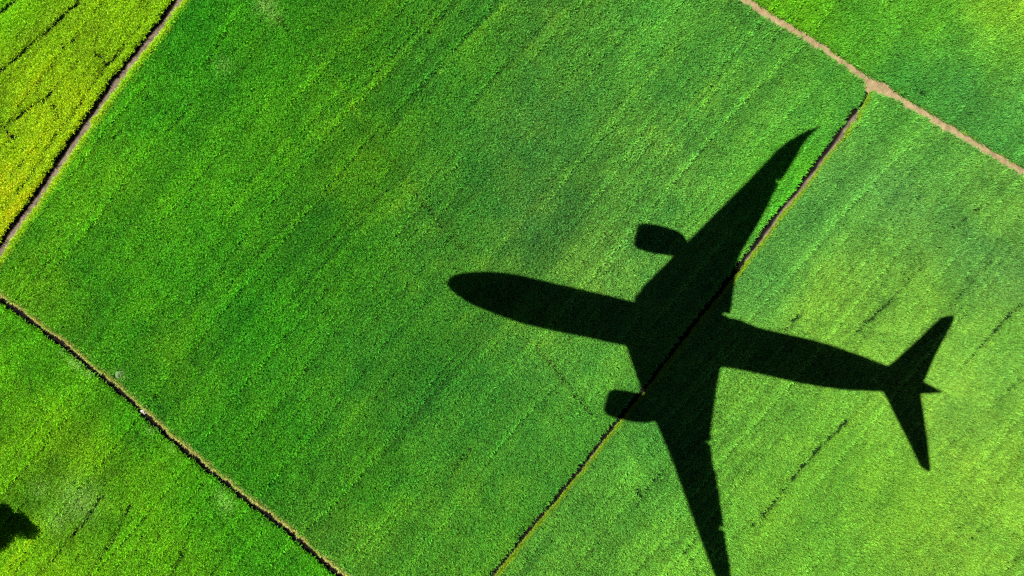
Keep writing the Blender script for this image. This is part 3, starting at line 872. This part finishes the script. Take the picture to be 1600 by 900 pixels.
def engine(up, lo, rear):
    """nacelle whose shade has upper edge `up`, lower edge `lo` (photo pixels), faired back under the wing to `rear`"""
    a = np.array([uv(p) for p in up]); b = np.array([uv(p) for p in lo])
    u0 = min(a[0, 0], b[0, 0]); u1 = max(a[-1, 0], b[-1, 0])
    us_ = np.concatenate([[u0, u0 + 1.2, u0 + 3, u0 + 6], np.linspace(u0 + 11, u1, 9), [u1 + rear * .5, u1 + rear]])
    V, F = [], []; n = 24
    vc0 = None
    for i, u in enumerate(us_):
        va = np.interp(u, a[:, 0], a[:, 1]); vb = np.interp(u, b[:, 0], b[:, 1])
        c = (va + vb) / 2; r = (vb - va) / 2
        if u > u1: r = r * (1 - .45 * (u - u1) / rear)
        for k in range(n):
            t = 2 * math.pi * k / n
            V.append(lift(u, c + r * math.cos(t), -2.9 + r * PXM * math.sin(t) - .0, .10))
    for i in range(len(us_) - 1):
        for k in range(n):
            F.append((i * n + k, i * n + (k + 1) % n, (i + 1) * n + (k + 1) % n, (i + 1) * n + k))
    # inlet: inner duct and fan disc
    u = u0 + 14; va = np.interp(u0 + 4, a[:, 0], a[:, 1]); vb = np.interp(u0 + 4, b[:, 0], b[:, 1]); c = (va + vb) / 2; r = (vb - va) / 2 * .86
    bi = len(V)
    for k in range(n):
        t = 2 * math.pi * k / n
        V.append(lift(u, c + r * math.cos(t), -2.9 + r * PXM * math.sin(t), .10))
    for k in range(n): F.append((k, (k + 1) % n, bi + (k + 1) % n, bi + k))
    F.append(tuple((len(us_) - 1) * n + k for k in range(n)))
    o = pobj('engine', V, F, M_white)
    V2, F2 = [], []
    V2.append(lift(u - 5, c, -2.9, .10))
    for k in range(n):
        t = 2 * math.pi * k / n
        V2.append(lift(u - .3, c + r * .99 * math.cos(t), -2.9 + r * .99 * PXM * math.sin(t), .10))
    for k in range(n): F2.append((0, 1 + k, 1 + (k + 1) % n))
    fo = pobj('fan', V2, F2, M_dark, plane); fo.parent = o
    # pylon
    V3 = []
    for uu, dz in ((u0 + 30, -1.9), (u1 + rear * .8, -2.2), (u1 + rear * 1.6, -.9), (u1 - 2, -.9)):
        for s in (-1, 1): V3.append(lift(uu, c + s * 3.0, dz, .10))
    F3 = [(0, 2, 4, 6), (1, 7, 5, 3), (0, 1, 3, 2), (2, 3, 5, 4), (4, 5, 7, 6), (6, 7, 1, 0)]
    pobj('engine_pylon', V3, F3, M_white, smooth=False)
    return o


engine([(995.6, 354.4), (999, 350.5), (1003, 348.4), (1024, 350.4), (1046.7, 356), (1064.4, 363.3), (1070, 369), (1074, 377)],
       [(991.3, 383), (993, 387.8), (1011, 394.4), (1029, 397), (1048, 399.7), (1062, 401)], 22)
engine([(947.5, 621), (950, 613), (955, 609), (964.4, 607.8), (991, 612.7), (1005, 616), (1030, 622)],
       [(944.4, 643), (946.7, 647.8), (964.4, 654.4), (986.7, 659), (1000, 660.5), (1015.6, 661), (1021, 658)], 22)

# flap-track fairings: slim pods under the trailing edge
for (px, py) in ((1201, 322), (1186, 351), (1152, 425), (1112, 705), (1121, 742), (1132, 812)):
    u, v = uv((px, py)); V, F = [], []; n = 10
    S = [(-46, .1), (-40, .6), (-28, 1), (-12, .95), (-3, .5), (2, .08)]
    for du, rr_ in S:
        for k in range(n):
            t = 2 * math.pi * k / n
            V.append(lift(u + du, v + 3.1 * rr_ * math.cos(t), -1.35 + .3 * rr_ * math.sin(t), .10))
    for i in range(len(S) - 1):
        for k in range(n): F.append((i * n + k, i * n + (k + 1) % n, (i + 1) * n + (k + 1) % n, (i + 1) * n + k))
    F.append(tuple(range(n))[::-1]); F.append(tuple((len(S) - 1) * n + k for k in range(n)))
    pobj('flap_fairing', V, F, M_grey)

# windows: cabin rows on both sides, cockpit panes
def skin(u, t, off=.015):
    a = np.interp(u, tu[:, 0], tu[:, 1]); b = np.interp(u, bu[:, 0], bu[:, 1]); c = (a + b) / 2; r = (b - a) / 2 + off / PXM
    return lift(u, c + r * math.cos(t), r * PXM * math.sin(t) * 1.04)


for side in (0, 1):
    src = None
    for k in range(34):
        u = 95 + k * 15.5
        if 640 < u: break
        V = []
        for du, dt in ((-2.1, -.06), (2.1, -.06), (2.1, .10), (-2.1, .10)):
            t = .28 + dt
            V.append(skin(u + du, math.pi - t if side else t))
        pobj('cabin_window', V, [(0, 1, 2, 3)], M_glass, body, False)
    for k in range(2):
        V = []
        for du, t in ((20 + k * 9, .75 - k * .1), (28 + k * 9, .62 - k * .05), (31 + k * 9, .95), (25 + k * 9, 1.15 - k * .15)):
            V.append(skin(u=du, t=math.pi - t if side else t, off=.03))
        pobj('cockpit_window', V, [(0, 1, 2, 3)], M_glass, body, False)
